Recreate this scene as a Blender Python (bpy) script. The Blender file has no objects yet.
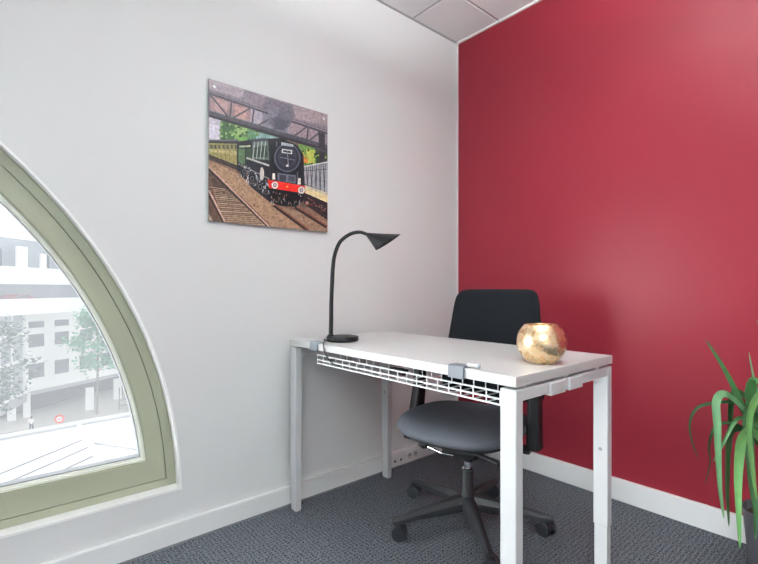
import math, random
TH = math.radians(49.4703)      # bearing of the view
EXPOSURE = 0.16
RED = (.248, .0205, .034); REDSPEC = .19
OLIVE = (.37, .385, .285)
BLACKF = (.0075, .009, .0115)
SEATF = (.095, .104, .122)
CARPET0 = (.007, .0085, .0105); CARPET1 = (.165, .18, .205)
VEIL = .19  # share of white haze mixed into the window pane
LAMP = 2.5; LAMPCOL = (.94, 1.0, 1.0); FILL_UP = 54.0; FILL_LEVELS = (10.0, 36.0, 150.0)
SKY = 1.32; SKYCOL = (.96, .98, 1.0)
GLOW = 22.0; GLOWDIR = (-.90, .40, .14); GLOWPOW = 12.0
CH_ROT = 13; SEATX = .026; BKX = -.262; ARMX = -.05; ARMY = .257
LEAVES = [([(-0.019,0.0166,0.3649),(-0.0715,0.0536,0.4976),(-0.1113,0.0797,0.5579),(-0.1361,0.093,0.6145),(-0.1754,0.1187,0.6996),(-0.2267,0.1547,0.7936)],0.023,1),([(-0.0165,0.0145,0.3649),(-0.0416,0.0458,0.5098),(-0.0746,0.0838,0.5737),(-0.1029,0.1179,0.5817),(-0.1393,0.1589,0.5765),(-0.1684,0.1937,0.5578),(-0.1775,0.2113,0.512),(-0.1661,0.2114,0.4522),(-0.1391,0.1982,0.3816)],0.012,0),([(-0.019,0.0166,0.3649),(-0.0823,0.0543,0.5159),(-0.1473,0.0934,0.5936),(-0.1945,0.1173,0.6223),(-0.2267,0.1284,0.5999),(-0.2396,0.1229,0.531),(-0.2525,0.1175,0.4416),(-0.2631,0.1102,0.3386),(-0.2692,0.0989,0.2557)],0.027,2),([(-0.019,0.0166,0.3649),(-0.057,0.0534,0.4619),(-0.1101,0.1033,0.5134),(-0.1535,0.1447,0.5058),(-0.167,0.1607,0.442),(-0.1605,0.1595,0.3846),(-0.169,0.1712,0.3038)],0.01,0),([(-0.019,0.0166,0.3649),(-0.0816,0.0569,0.4664),(-0.1362,0.0904,0.5085),(-0.1706,0.1068,0.4859),(-0.1879,0.1084,0.3969),(-0.2003,0.1058,0.306),(-0.2079,0.0991,0.2102)],0.027,0),([(-0.0165,0.0145,0.3649),(-0.0908,0.0429,0.472),(-0.1493,0.0578,0.5061),(-0.2045,0.0699,0.4899),(-0.2451,0.0695,0.4139),(-0.2786,0.0631,0.3293),(-0.3077,0.0529,0.199)],0.034,3),([(-0.014,0.0123,0.3649),(-0.0736,0.0407,0.5334),(-0.1201,0.0579,0.5768),(-0.1541,0.0644,0.5497),(-0.1711,0.0564,0.4549),(-0.186,0.0466,0.3532),(-0.201,0.0369,0.2846),(-0.223,0.0331,0.2029)],0.031,0),([(-0.0165,0.0145,0.3649),(-0.0669,0.0417,0.4995),(-0.1118,0.0644,0.5934),(-0.1272,0.0617,0.6411),(-0.1329,0.0508,0.669),(-0.1268,0.0298,0.6526)],0.042,1),([(-0.014,0.0123,0.3649),(-0.0276,0.0404,0.5248),(-0.0315,0.0602,0.6143),(-0.0282,0.0738,0.6853),(-0.0199,0.0831,0.7439)],0.009,2),([(-0.019,0.0166,0.3649),(-0.0693,0.0464,0.4989),(-0.1263,0.082,0.5407),(-0.1609,0.0984,0.5244),(-0.2,0.1187,0.4574),(-0.2339,0.1345,0.4103)],0.014,1),([(-0.019,0.0166,0.3649),(-0.0405,0.0459,0.526),(-0.0649,0.0778,0.5898),(-0.0846,0.1056,0.6143),(-0.0869,0.1185,0.579),(-0.0791,0.1228,0.4827),(-0.0662,0.1227,0.4057)],0.026,0),([(-0.0165,0.0145,0.3649),(-0.0849,0.029,0.5701),(-0.1426,0.0345,0.6228),(-0.202,0.0414,0.6124),(-0.256,0.0438,0.5524),(-0.2897,0.0287,0.4319),(-0.3216,0.0122,0.3606)],0.03,3),([(-0.0165,0.0145,0.3649),(-0.0626,0.0275,0.502),(-0.1153,0.0463,0.5274),(-0.1697,0.0665,0.5145),(-0.2045,0.0699,0.4589),(-0.2321,0.0672,0.4051)],0.02,1),([(-0.0165,0.0145,0.3649),(-0.0265,0.023,0.5939),(-0.0314,0.0272,0.692),(-0.0439,0.0378,0.7738),(-0.0638,0.0549,0.8556)],0.024,1)]
# the printed image: flat colour shapes on the print, drawn on a 520 x 560 sheet seen at a slant and squared up by HOM
HOM = (0.002045735, -2.296685e-06, -0.1236911, 0.0002045323, -0.002065754, 1.021417, -0.00042063, -1.156826e-06)
def uv(q):
    x, y = q; a = HOM; d = a[6]*x+a[7]*y+1
    return (a[0]*x+a[1]*y+a[2])/d, (a[3]*x+a[4]*y+a[5])/d
SHAPES = []
def poly(colour, *pts): SHAPES.append((colour, [uv(q) for q in pts]))
def line(colour, a, b, wide):
    dx, dy = b[0]-a[0], b[1]-a[1]; k = wide/2/math.hypot(dx, dy); nx, ny = -dy*k, dx*k
    poly(colour, (a[0]+nx, a[1]+ny), (b[0]+nx, b[1]+ny), (b[0]-nx, b[1]-ny), (a[0]-nx, a[1]-ny))
def circ(colour, c, rx, ry=None, n=20):
    ry = ry or rx
    poly(colour, *[(c[0]+rx*math.cos(2*math.pi*k/n), c[1]+ry*math.sin(2*math.pi*k/n)) for k in range(n)])
random.seed(5)
poly((96,80,72),(55,20),(470,140),(470,555),(50,510))
# sky / roof underside
poly((132,120,128),(62,30),(457,148),(457,265),(62,170))
poly((118,106,116),(62,30),(180,64),(290,110),(457,155),(457,200),(62,78))
poly((146,132,140),(62,30),(180,66),(170,95),(62,62))
poly((96,90,100),(250,90),(350,120),(340,165),(240,140))
poly((142,126,130),(340,118),(457,150),(457,190),(350,160))
# truss infill
poly((138,112,114),(62,80),(200,122),(200,185),(62,150))
poly((160,128,128),(85,95),(125,108),(120,160),(80,130)); poly((168,130,126),(150,120),(190,130),(185,175),(150,160))
poly((150,140,150),(200,125),(250,140),(245,200),(200,185))
poly((112,106,118),(240,130),(330,165),(320,225),(240,200))
poly((88,84,96),(265,135),(325,150),(315,205),(275,195))
poly((140,122,128),(330,165),(440,205),(435,262),(330,222))
# background under the bridge
poly((186,180,192),(62,155),(115,170),(120,236),(62,236))
poly((196,192,204),(66,175),(96,185),(92,225),(66,226))
poly((60,88,58),(100,170),(150,175),(160,236),(100,236))
poly((110,150,80),(145,178),(215,195),(225,236),(148,236))
poly((134,158,102),(150,185),(190,195),(180,225),(152,222))
poly((84,120,92),(190,195),(300,225),(300,245),(190,240))
poly((124,150,150),(215,205),(290,225),(285,240),(220,232))
poly((96,128,70),(360,245),(457,268),(457,330),(360,320))
poly((170,176,84),(385,262),(415,268),(412,315),(388,310)); poly((50,64,44),(415,265),(457,275),(457,330),(420,320))
poly((206,120,60),(370,282),(390,287),(390,310),(370,306))
for k in range(46):
    x=random.uniform(102,225);y=random.uniform(178,232);c=random.choice([(50,70,46),(128,150,98),(92,118,74),(66,90,60)])
    circ(c,(x,y+ (x-100)*.09*0),random.uniform(3,8),random.uniform(3,6),7)
for k in range(22):
    circ(random.choice([(56,72,44),(150,166,80),(96,128,70),(34,46,36)]),(random.uniform(372,455),random.uniform(265,320)),random.uniform(3,7),random.uniform(3,6),6)
# truss members
dk=(62,58,66)
line(dk,(62,78),(457,212),7); line((84,80,90),(62,70),(457,203),3)
line((70,68,76),(62,140),(457,258),13); line((44,42,50),(62,152),(457,268),9); line((104,102,112),(62,134),(457,250),3)
for a,b in (((66,82),(128,158)),((138,102),(132,160)),((205,124),(135,164)),((212,128),(205,182)),((280,155),(215,190)),((285,152),(280,205)),((345,220),(390,188)),((392,190),(388,232)),((432,206),(392,238)),((62,85),(62,150))):
    line(dk,a,b,6); line((96,90,98),(a[0]+2,a[1]),(b[0]+2,b[1]),2)
# smoke
for c,x,y,r in (((92,88,98),300,165,38),((78,75,86),302,172,28),((70,68,78),300,182,20),((104,100,112),276,140,20),((88,86,96),318,150,18)):
    circ(c,(x,y),r,r*.9,22)
poly((50,48,54),(425,205),(447,212),(447,312),(430,312)); poly((64,62,68),(413,255),(457,268),(457,276),(413,265))
# ground
poly((118,92,78),(62,300),(160,330),(300,440),(457,470),(457,545),(62,505))
poly((92,72,64),(62,330),(190,430),(262,522),(62,506))
poly((150,120,98),(62,300),(150,340),(330,470),(400,534),(275,522),(62,322))
poly((136,110,92),(262,440),(457,505),(457,540),(380,532))
poly((74,60,56),(62,345),(130,400),(150,440),(90,420))
for k in range(19):
    t=k/18; y=395+t*118; x0=70+t*46; x1=118+t*140
    line(random.choice([(150,128,108),(132,108,90),(166,142,120)]),(x0,y-6+t*2),(x1,y+2),2.2+t*2.2)
for k in range(300):
    x=random.uniform(64,450); y=random.uniform(300,535)
    if y<300+(x-62)*.42 or y>506+(x-62)*.08: continue
    circ(random.choice([(150,122,100),(92,72,62),(176,150,124),(110,86,72),(128,104,84),(66,54,50)]),(x,y),random.uniform(1.5,4),random.uniform(1,2.6),5)
for a,b,w in (((62,322),(266,524),5),((62,400),(118,509),7)):
    line((58,46,44),(a[0]-3,a[1]+6),(b[0]-4,b[1]),w+3); line((186,154,142),a,b,w*.8)
poly((170,154,138),(58,470),(78,506),(60,504))
for a,b in (((282,446),(398,534)),((352,452),(457,520))):
    line((44,36,36),(a[0]-5,a[1]+5),(b[0]-5,b[1]+3),8); line((120,72,58),a,b,4)
# fence, platform
poly((150,150,156),(375,322),(457,305),(457,415),(375,390)); 
for k in range(12):
    x=378+k*7; line((52,52,58),(x,322-k*1.2),(x+ (5 if k%2 else -3),392+k*2),2.4)
line((200,198,200),(375,322),(457,306),4); line((56,56,60),(375,335),(457,330),2)
poly((40,34,38),(378,378),(457,408),(457,500),(378,445)); 
for k in range(30): 
    x=random.uniform(382,454); circ(random.choice([(110,52,50),(84,44,44),(150,120,116)]),(x,random.uniform(418,440)+ (x-380)*.5),3,2,5)
poly((214,196,150),(376,386),(457,416),(457,442),(380,408)); poly((188,178,160),(376,380),(457,408),(457,418),(376,388))
# coaches
poly((44,44,50),(62,233),(160,231),(160,250),(62,244)); poly((92,90,96),(62,232),(160,230),(158,236),(62,238))
poly((138,128,84),(62,243),(158,246),(158,318),(62,280))
poly((160,150,106),(62,262),(158,272),(158,284),(62,270))
for k in range(7):
    x=66+k*13.5; poly((70,76,66),(x,248),(x+8,249),(x+8,264),(x,261)); line((110,98,60),(x+11,246),(x+11,290+k*4),1.6)
poly((60,52,50),(62,280),(158,318),(158,334),(62,296))
# locomotive
poly((34,36,42),(155,240),(205,230),(262,228),(300,226),(350,250),(376,280),(382,430),(350,456),(300,452),(262,438),(205,392),(155,332))
poly((80,104,74),(160,262),(182,262),(182,318),(160,306)); poly((50,68,52),(186,262),(204,260),(204,300),(186,300)); poly((150,160,130),(163,252),(200,250),(200,256),(163,258))
poly((88,98,92),(206,240),(258,232),(262,300),(206,296)); poly((44,60,50),(208,258),(256,252),(256,290),(208,290))
for x in (214,226,238,250): line((160,166,164),(x,236),(x-6,296),2.5); 
line((168,164,160),(186,292),(262,318),6); line((120,118,118),(160,312),(262,362),4)
for k in range(100):
    x=random.uniform(165,262);y=random.uniform(300,348)+(x-165)*.72
    line(random.choice([(150,152,158),(90,92,100),(20,22,26),(190,188,186),(110,90,84)]),(x,y),(x+random.uniform(-7,7),y+random.uniform(4,15)),random.uniform(1.5,3.5))
for x,y,r in ((178,338,12),(205,362,14),(232,388,15),(252,408,12)):
    circ((24,24,28),(x,y),r*.7,r,16); circ((96,96,104),(x,y),r*.45,r*.68,14); circ((30,30,34),(x,y),r*.32,r*.5,12)
circ((188,180,172),(238,345),7,22,12)
poly((58,62,70),(196,232),(250,226),(262,236),(206,240))
# smoke deflectors and smokebox
poly((26,28,34),(266,250),(286,236),(292,366),(270,372)); line((92,96,106),(286,238),(292,366),3)
poly((28,30,38),(352,268),(372,286),(376,384),(356,384)); line((84,88,98),(353,270),(357,384),3)
circ((20,22,28),(322,296),52,56,30); circ((76,80,92),(322,292),44,48,28); circ((40,42,52),(322,292),39,43,28); circ((58,60,72),(322,290),30,33,24); circ((44,46,56),(322,292),25,28,24)
poly((26,26,30),(298,226),(318,230),(322,246),(300,244)); poly((160,164,168),(302,240),(342,248),(342,256),(302,250))
poly((196,194,188),(304,262),(338,267),(338,280),(304,276)); poly((40,40,46),(308,266),(334,270),(334,277),(308,273))
line((120,122,130),(322,270),(326,322),2.5); line((110,112,120),(298,290),(346,300),2.5); circ((200,196,186),(322,318),4,4,10)
poly((92,96,108),(290,342),(350,350),(350,378),(290,368)); poly((52,54,64),(296,348),(318,351),(318,370),(296,368)); poly((66,70,80),(326,352),(346,355),(346,374),(326,371))
for x,y in ((277,356),(362,372)): poly((220,214,204),(x-4,y-12),(x+4,y-12),(x+5,y+8),(x-5,y+8))
poly((206,38,32),(256,364),(380,386),(380,410),(262,392)); line((226,62,50),(258,367),(380,389),3)
circ((212,170,80),(322,388),3,3,8)
for x,y in ((281,383),(369,400)): circ((70,60,60),(x,y),12,13,18); circ((216,206,202),(x,y),11,12,18); circ((120,104,108),(x,y),6.5,7,14); circ((176,168,172),(x,y),3,3.4,10)
poly((22,22,26),(262,394),(376,412),(372,440),(340,452),(282,446),(262,430))
for k in range(40):
    x=random.uniform(268,366); y=random.uniform(400,440)+ (x-268)*.08
    line(random.choice([(92,92,98),(60,60,66),(150,148,150),(120,96,84)]),(x,y),(x+random.uniform(-4,4),y+random.uniform(3,12)),random.uniform(1.2,2.6))
circ((150,110,100),(388,442),6,6,10)
def clip_square(P):
    for ax, lim, sg in ((0, 0, 1), (0, 1, -1), (1, 0, 1), (1, 1, -1)):
        res = []
        for i in range(len(P)):
            a, b = P[i-1], P[i]; da = (a[ax]-lim)*sg; db = (b[ax]-lim)*sg
            if (da >= 0) != (db >= 0):
                t = da/(da-db); res.append((a[0]+t*(b[0]-a[0]), a[1]+t*(b[1]-a[1])))
            if db >= 0: res.append(b)
        P = res
        if not P: return P
    return P
import bpy, bmesh, math, random
from mathutils import Vector, Matrix
sc = bpy.context.scene
col = sc.collection
PI = math.pi
random.seed(11)
sc.view_settings.view_transform = 'Standard'; sc.view_settings.look = 'None'
sc.view_settings.exposure = EXPOSURE; sc.view_settings.gamma = 1.0; sc.view_settings.use_curve_mapping = False

def lin(c):
    return tuple((v/12.92 if v <= .04045 else ((v+.055)/1.055)**2.4) for v in c)
def rgb(h):
    return lin(tuple(int(h[i:i+2], 16)/255 for i in (0, 2, 4)))
# ---------------------------------------------------------------- materials
def mat(name, color, rough=.5, metal=0., spec=.5, noise=0., nscale=20., bump=0., bscale=200., **kw):
    m = bpy.data.materials.new(name); m.use_nodes = True
    nt = m.node_tree; N = nt.nodes; L = nt.links; b = N['Principled BSDF']
    c = rgb(color) if isinstance(color, str) else color
    b.inputs['Base Color'].default_value = (*c, 1)
    b.inputs['Roughness'].default_value = rough; b.inputs['Metallic'].default_value = metal
    b.inputs['Specular IOR Level'].default_value = spec
    for k, v in kw.items(): b.inputs[k].default_value = v
    tc = N.new('ShaderNodeTexCoord')
    if noise:
        n = N.new('ShaderNodeTexNoise'); n.inputs['Scale'].default_value = nscale; n.inputs['Detail'].default_value = 4
        r = N.new('ShaderNodeMix'); r.data_type = 'RGBA'
        L.new(tc.outputs['Object'], n.inputs['Vector']); L.new(n.outputs['Fac'], r.inputs['Factor'])
        r.inputs['A'].default_value = (*[x*(1-noise) for x in c], 1); r.inputs['B'].default_value = (*[min(1, x*(1+noise)) for x in c], 1)
        L.new(r.outputs['Result'], b.inputs['Base Color'])
    if bump:
        n2 = N.new('ShaderNodeTexNoise'); n2.inputs['Scale'].default_value = bscale; n2.inputs['Detail'].default_value = 3
        bp = N.new('ShaderNodeBump'); bp.inputs['Strength'].default_value = bump; bp.inputs['Distance'].default_value = .002
        L.new(tc.outputs['Object'], n2.inputs['Vector']); L.new(n2.outputs['Fac'], bp.inputs['Height']); L.new(bp.outputs['Normal'], b.inputs['Normal'])
    return m

M = {}
M['wall'] = mat('white_wall_paint', (.745, .752, .752), .55, bump=.06, bscale=160, noise=.01, nscale=3)
M['reveal'] = mat('white_gloss_reveal', (.93, .93, .93), .35)
M['red'] = mat('red_satin_paint', RED, .36, spec=REDSPEC, bump=.05, bscale=120)
M['trimw'] = mat('white_trim_paint', (.84, .85, .85), .35)
M['edge'] = mat('paint_edge', (.80, .74, .74), .5)
M['plain'] = mat('plain_plaster', (.82, .82, .81), .7)
M['tile'] = mat('ceiling_tile', (.86, .862, .87), .9, bump=.3, bscale=350, noise=.02, nscale=120)
M['grid'] = mat('ceiling_grid_metal', (.42, .42, .44), .5)
M['olive'] = mat('olive_window_paint', OLIVE, .42, noise=.02, nscale=4)
M['olive_bead'] = mat('pale_olive_bead', (.78, .79, .72), .35)
M['gasket'] = mat('grey_gasket', (.16, .17, .18), .6)
M['white'] = mat('white_powder_coat', (.60, .61, .62), .38)
M['top'] = mat('white_laminate', (.58, .575, .57), .32)
M['wire'] = mat('white_coated_wire', (.85, .86, .87), .4)
M['greyp'] = mat('grey_plastic', (.30, .32, .35), .35)
M['greyl'] = mat('pale_grey_rubber', (.62, .62, .62), .5)
M['black'] = mat('black_fabric', BLACKF, .95, spec=.2, bump=.5, bscale=900, noise=.15, nscale=300)
M['seat'] = mat('charcoal_fabric', SEATF, .9, spec=.25, bump=.5, bscale=900, noise=.12, nscale=300)
M['plast'] = mat('charcoal_plastic', (.011, .012, .014), .45, spec=.3, bump=.15, bscale=700)
M['base'] = mat('dark_grey_nylon', (.024, .026, .030), .42, spec=.35, bump=.15, bscale=600)
M['caster'] = mat('grey_caster_plastic', (.022, .025, .030), .38, spec=.35)
M['chrome'] = mat('chrome', (.80, .80, .82), .12, metal=1)
M['lampb'] = mat('black_matt_metal', (.008, .008, .010), .45, spec=.3)
M['cable'] = mat('black_cable', (.02, .02, .022), .5)
M['pot'] = mat('dark_grey_pot', (.10, .10, .115), .45, noise=.05)
M['soil'] = mat('potting_soil', (.05, .035, .025), .95, noise=.4, nscale=80, bump=1, bscale=90)
M['cane'] = mat('plant_cane', (.22, .18, .10), .8, noise=.3, nscale=40)
M['hole'] = mat('dark_hole', (.02, .02, .02), .7)
M['pin'] = mat('brushed_standoff', (.85, .85, .86), .3, metal=.4)
M['lampglow'] = mat('lamp_diffuser', (.8, .8, .78), .5)
for i, c in enumerate(((.03, .11, .032), (.06, .19, .06), (.12, .29, .13), (.13, .33, .10))):
    m = M['leaf%d' % i] = mat('leaf_green_%d' % i, c, .38, noise=.25, nscale=25)
    m.node_tree.nodes['Principled BSDF'].inputs['Subsurface Weight'].default_value = 0.0
# outdoors
M['facade'] = mat('white_facade', (.80, .80, .79), .8, noise=.03, nscale=.4)
M['shade'] = mat('grey_soffit', (.34, .35, .37), .8)
M['strip'] = mat('pale_window_band', (.30, .34, .39), .3, noise=.15, nscale=.8)
M['dwin'] = mat('dark_window_glass', (.12, .14, .16), .2, noise=.4, nscale=.9)
M['shop'] = mat('shop_front_glass', (.10, .095, .12), .35, noise=.5, nscale=1.3)
M['street'] = mat('street_asphalt', (.20, .20, .205), .9, noise=.1, nscale=.3)
M['pave'] = mat('pavement', (.40, .38, .36), .9, noise=.08, nscale=.7)
M['zinc'] = mat('white_metal_roof', (.50, .51, .525), .45, noise=.03, nscale=2)
M['seam'] = mat('roof_seam', (.20, .205, .22), .5)
M['fol0'] = mat('dark_foliage', (.07, .14, .10), .8, noise=.5, nscale=.7)
M['fol1'] = mat('light_foliage', (.14, .42, .26), .8, noise=.4, nscale=.8)
M['bark'] = mat('pale_bark', (.22, .20, .18), .9)
M['post'] = mat('dark_post', (.10, .10, .11), .6)
M['signr'] = mat('sign_orange_red', (.85, .10, .04), .5)
M['signw'] = mat('sign_white', (.85, .85, .85), .5)
M['carr'] = mat('red_car_paint', (.45, .14, .17), .3)
M['carw'] = mat('white_car_paint', (.75, .75, .76), .3)
M['skin'] = mat('skin', (.50, .32, .25), .6)
M['shirt'] = mat('white_shirt', (.80, .78, .78), .8)
M['jeans'] = mat('navy_trousers', (.03, .04, .08), .8)
M['hair'] = mat('dark_hair', (.03, .02, .015), .7)

# carpet: loops in a fine square weave
m = M['carpet'] = bpy.data.materials.new('woven_carpet'); m.use_nodes = True
nt = m.node_tree; N = nt.nodes; L = nt.links; b = N['Principled BSDF']
tc = N.new('ShaderNodeTexCoord'); mp = N.new('ShaderNodeMapping'); L.new(tc.outputs['Object'], mp.inputs['Vector'])
nz = N.new('ShaderNodeTexNoise'); nz.inputs['Scale'].default_value = 170; nz.inputs['Detail'].default_value = 2; L.new(mp.outputs['Vector'], nz.inputs['Vector'])
nz2 = N.new('ShaderNodeTexNoise'); nz2.inputs['Scale'].default_value = 70; nz2.inputs['Detail'].default_value = 2; L.new(mp.outputs['Vector'], nz2.inputs['Vector'])
acc = None
for d in ('X', 'Y'):
    w = N.new('ShaderNodeTexWave'); w.wave_type = 'BANDS'; w.bands_direction = d
    w.inputs['Scale'].default_value = 20; w.inputs['Distortion'].default_value = 2.0; w.inputs['Detail'].default_value = 1; w.inputs['Detail Scale'].default_value = 2.5
    L.new(mp.outputs['Vector'], w.inputs['Vector'])
    pw = N.new('ShaderNodeMath'); pw.operation = 'POWER'; pw.inputs[1].default_value = 5; L.new(w.outputs['Fac'], pw.inputs[0])
    if acc is None: acc = pw
    else:
        mx = N.new('ShaderNodeMath'); mx.operation = 'MAXIMUM'; L.new(acc.outputs[0], mx.inputs[0]); L.new(pw.outputs[0], mx.inputs[1]); acc = mx
mul = N.new('ShaderNodeMath'); mul.operation = 'MULTIPLY'; L.new(acc.outputs[0], mul.inputs[0]); L.new(nz2.outputs['Fac'], mul.inputs[1])
add = N.new('ShaderNodeMath'); add.operation = 'ADD'; L.new(mul.outputs[0], add.inputs[0])
sub = N.new('ShaderNodeMath'); sub.operation = 'MULTIPLY_ADD'; L.new(nz.outputs['Fac'], sub.inputs[0]); sub.inputs[1].default_value = 3.4; sub.inputs[2].default_value = -1.25
L.new(sub.outputs[0], add.inputs[1])
rp = N.new('ShaderNodeValToRGB'); rp.color_ramp.elements[0].position = .0; rp.color_ramp.elements[1].position = .95
rp.color_ramp.elements[0].color = (*CARPET0, 1); rp.color_ramp.elements[1].color = (*CARPET1, 1)
L.new(add.outputs[0], rp.inputs['Fac']); L.new(rp.outputs['Color'], b.inputs['Base Color'])
b.inputs['Roughness'].default_value = .95; b.inputs['Specular IOR Level'].default_value = .1
bp = N.new('ShaderNodeBump'); bp.inputs['Strength'].default_value = .6; bp.inputs['Distance'].default_value = .004
L.new(add.outputs[0], bp.inputs['Height']); L.new(bp.outputs['Normal'], b.inputs['Normal'])

# pane: mostly clear, painted white haze veiling the view, a soft reflection
m = M['glass'] = bpy.data.materials.new('veiled_window_glass'); m.use_nodes = True
nt = m.node_tree; N = nt.nodes; L = nt.links; N.remove(N['Principled BSDF']); out = N['Material Output']
tr = N.new('ShaderNodeBsdfTransparent'); tr.inputs['Color'].default_value = (.97, .985, .98, 1)
tl = N.new('ShaderNodeBsdfTranslucent'); tl.inputs['Color'].default_value = (.9, .92, .95, 1)
gl = N.new('ShaderNodeBsdfGlossy'); gl.inputs['Roughness'].default_value = .02
m1 = N.new('ShaderNodeMixShader'); m1.inputs['Fac'].default_value = VEIL; L.new(tr.outputs[0], m1.inputs[1]); L.new(tl.outputs[0], m1.inputs[2])
m2 = N.new('ShaderNodeMixShader'); m2.inputs['Fac'].default_value = .04; L.new(m1.outputs[0], m2.inputs[1]); L.new(gl.outputs[0], m2.inputs[2])
L.new(m2.outputs[0], out.inputs['Surface'])

# gold mercury glass
m = M['gold'] = mat('gold_mercury_glass', (.92, .62, .34), .14, metal=.9)
nt = m.node_tree; N = nt.nodes; L = nt.links; b = N['Principled BSDF']
tc = N.new('ShaderNodeTexCoord'); n = N.new('ShaderNodeTexNoise'); n.inputs['Scale'].default_value = 55; n.inputs['Detail'].default_value = 6; n.inputs['Roughness'].default_value = .7
L.new(tc.outputs['Object'], n.inputs['Vector'])
r = N.new('ShaderNodeValToRGB'); L.new(n.outputs['Fac'], r.inputs['Fac'])
r.color_ramp.elements[0].position = .30; r.color_ramp.elements[0].color = (.42, .22, .10, 1)
r.color_ramp.elements[1].position = .62; r.color_ramp.elements[1].color = (.93, .76, .52, 1)
e = r.color_ramp.elements.new(.42); e.color = (.86, .58, .32, 1)
L.new(r.outputs['Color'], b.inputs['Base Color'])
bp = N.new('ShaderNodeBump'); bp.inputs['Strength'].default_value = .25; bp.inputs['Distance'].default_value = .002; L.new(n.outputs['Fac'], bp.inputs['Height']); L.new(bp.outputs['Normal'], b.inputs['Normal'])
r2 = N.new('ShaderNodeMapRange'); r2.inputs['To Min'].default_value = .36; r2.inputs['To Max'].default_value = .17; L.new(n.outputs['Fac'], r2.inputs['Value']); L.new(r2.outputs['Result'], b.inputs['Roughness'])

# print: colours of the picture held per corner, with a fine photographic grain
m = M['print'] = bpy.data.materials.new('acrylic_print'); m.use_nodes = True
nt = m.node_tree; N = nt.nodes; L = nt.links; b = N['Principled BSDF']
at = N.new('ShaderNodeVertexColor'); at.layer_name = 'Col'
tc = N.new('ShaderNodeTexCoord'); n = N.new('ShaderNodeTexNoise'); n.inputs['Scale'].default_value = 90; n.inputs['Detail'].default_value = 6; n.inputs['Roughness'].default_value = .7
L.new(tc.outputs['Object'], n.inputs['Vector'])
mr = N.new('ShaderNodeMapRange'); mr.inputs['From Min'].default_value = .3; mr.inputs['From Max'].default_value = .7; mr.inputs['To Min'].default_value = .6; mr.inputs['To Max'].default_value = 1.45; L.new(n.outputs['Fac'], mr.inputs['Value'])
vm = N.new('ShaderNodeVectorMath'); vm.operation = 'SCALE'; L.new(at.outputs['Color'], vm.inputs[0]); L.new(mr.outputs['Result'], vm.inputs['Scale'])
L.new(vm.outputs['Vector'], b.inputs['Base Color']); b.inputs['Roughness'].default_value = .34; b.inputs['Specular IOR Level'].default_value = .25

# ---------------------------------------------------------------- mesh helpers
class MB:
    def __init__(s): s.v = []; s.f = []; s.c = []
    def add(s, vs, fs, M_=None):
        o = len(s.v)
        s.v += [tuple(M_ @ Vector(v)) if M_ else tuple(v) for v in vs]; s.f += [tuple(i+o for i in f) for f in fs]
        return s
    def box(s, x0, y0, z0, x1, y1, z1, M_=None):
        vs = [(x, y, z) for z in (z0, z1) for y in (y0, y1) for x in (x0, x1)]
        return s.add(vs, [(0, 2, 3, 1), (4, 5, 7, 6), (0, 1, 5, 4), (2, 6, 7, 3), (0, 4, 6, 2), (1, 3, 7, 5)], M_)
    def tube(s, pts, r, n=10, caps=True, sx=1.):
        pts = [Vector(p) for p in pts]; rr = r if isinstance(r, (list, tuple)) else [r]*len(pts)
        up = None; rings = []
        for i, p in enumerate(pts):
            t = ((pts[min(i+1, len(pts)-1)] - pts[max(i-1, 0)])).normalized()
            if up is None: up = Vector((0, 0, 1)) if abs(t.z) < .9 else Vector((1, 0, 0))
            u = (up - t*up.dot(t)).normalized(); up = u; w = t.cross(u)
            rings.append([p + (u*math.cos(a)*sx + w*math.sin(a))*rr[i] for a in (2*PI*k/n for k in range(n))])
        vs = [v for g in rings for v in g]; fs = []
        for i in range(len(pts)-1):
            for k in range(n): fs.append((i*n+k, i*n+(k+1) % n, (i+1)*n+(k+1) % n, (i+1)*n+k))
        if caps: fs.append(tuple(reversed(range(n)))); fs.append(tuple((len(pts)-1)*n+k for k in range(n)))
        return s.add(vs, fs)
    def lathe(s, prof, n=32, M_=None, capb=True, capt=True):
        vs = [(r*math.cos(2*PI*k/n), r*math.sin(2*PI*k/n), z) for r, z in prof for k in range(n)]; fs = []
        for i in range(len(prof)-1):
            for k in range(n): fs.append((i*n+k, i*n+(k+1) % n, (i+1)*n+(k+1) % n, (i+1)*n+k))
        if capb: fs.append(tuple(reversed(range(n))))
        if capt: fs.append(tuple((len(prof)-1)*n+k for k in range(n)))
        return s.add(vs, fs, M_)
    def loft(s, rings, caps=True):
        n = len(rings[0]); vs = [v for g in rings for v in g]; fs = []
        for i in range(len(rings)-1):
            for k in range(n): fs.append((i*n+k, i*n+(k+1) % n, (i+1)*n+(k+1) % n, (i+1)*n+k))
        if caps: fs.append(tuple(reversed(range(n)))); fs.append(tuple((len(rings)-1)*n+k for k in range(n)))
        return s.add(vs, fs)
    def build(s, name, m, parent=None, smooth=False, bevel=0, subsurf=0, seg=2, angle=40, fix=True):
        me = bpy.data.meshes.new(name); me.from_pydata(s.v, [], s.f); me.update()
        if fix:
            bm = bmesh.new(); bm.from_mesh(me); bmesh.ops.recalc_face_normals(bm, faces=bm.faces); bm.to_mesh(me); bm.free()
        me.materials.append(M[m] if isinstance(m, str) else m)
        o = bpy.data.objects.new(name, me); col.objects.link(o)
        if bevel:
            b = o.modifiers.new('bevel', 'BEVEL'); b.width = bevel; b.segments = seg; b.limit_method = 'ANGLE'; b.angle_limit = math.radians(35)
        if subsurf:
            b = o.modifiers.new('sub', 'SUBSURF'); b.levels = b.render_levels = subsurf
        if smooth or bevel:
            for p in me.polygons: p.use_smooth = True
            me.set_sharp_from_angle(angle=math.radians(angle))
        if parent is not None: o.parent = parent
        return o
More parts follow.
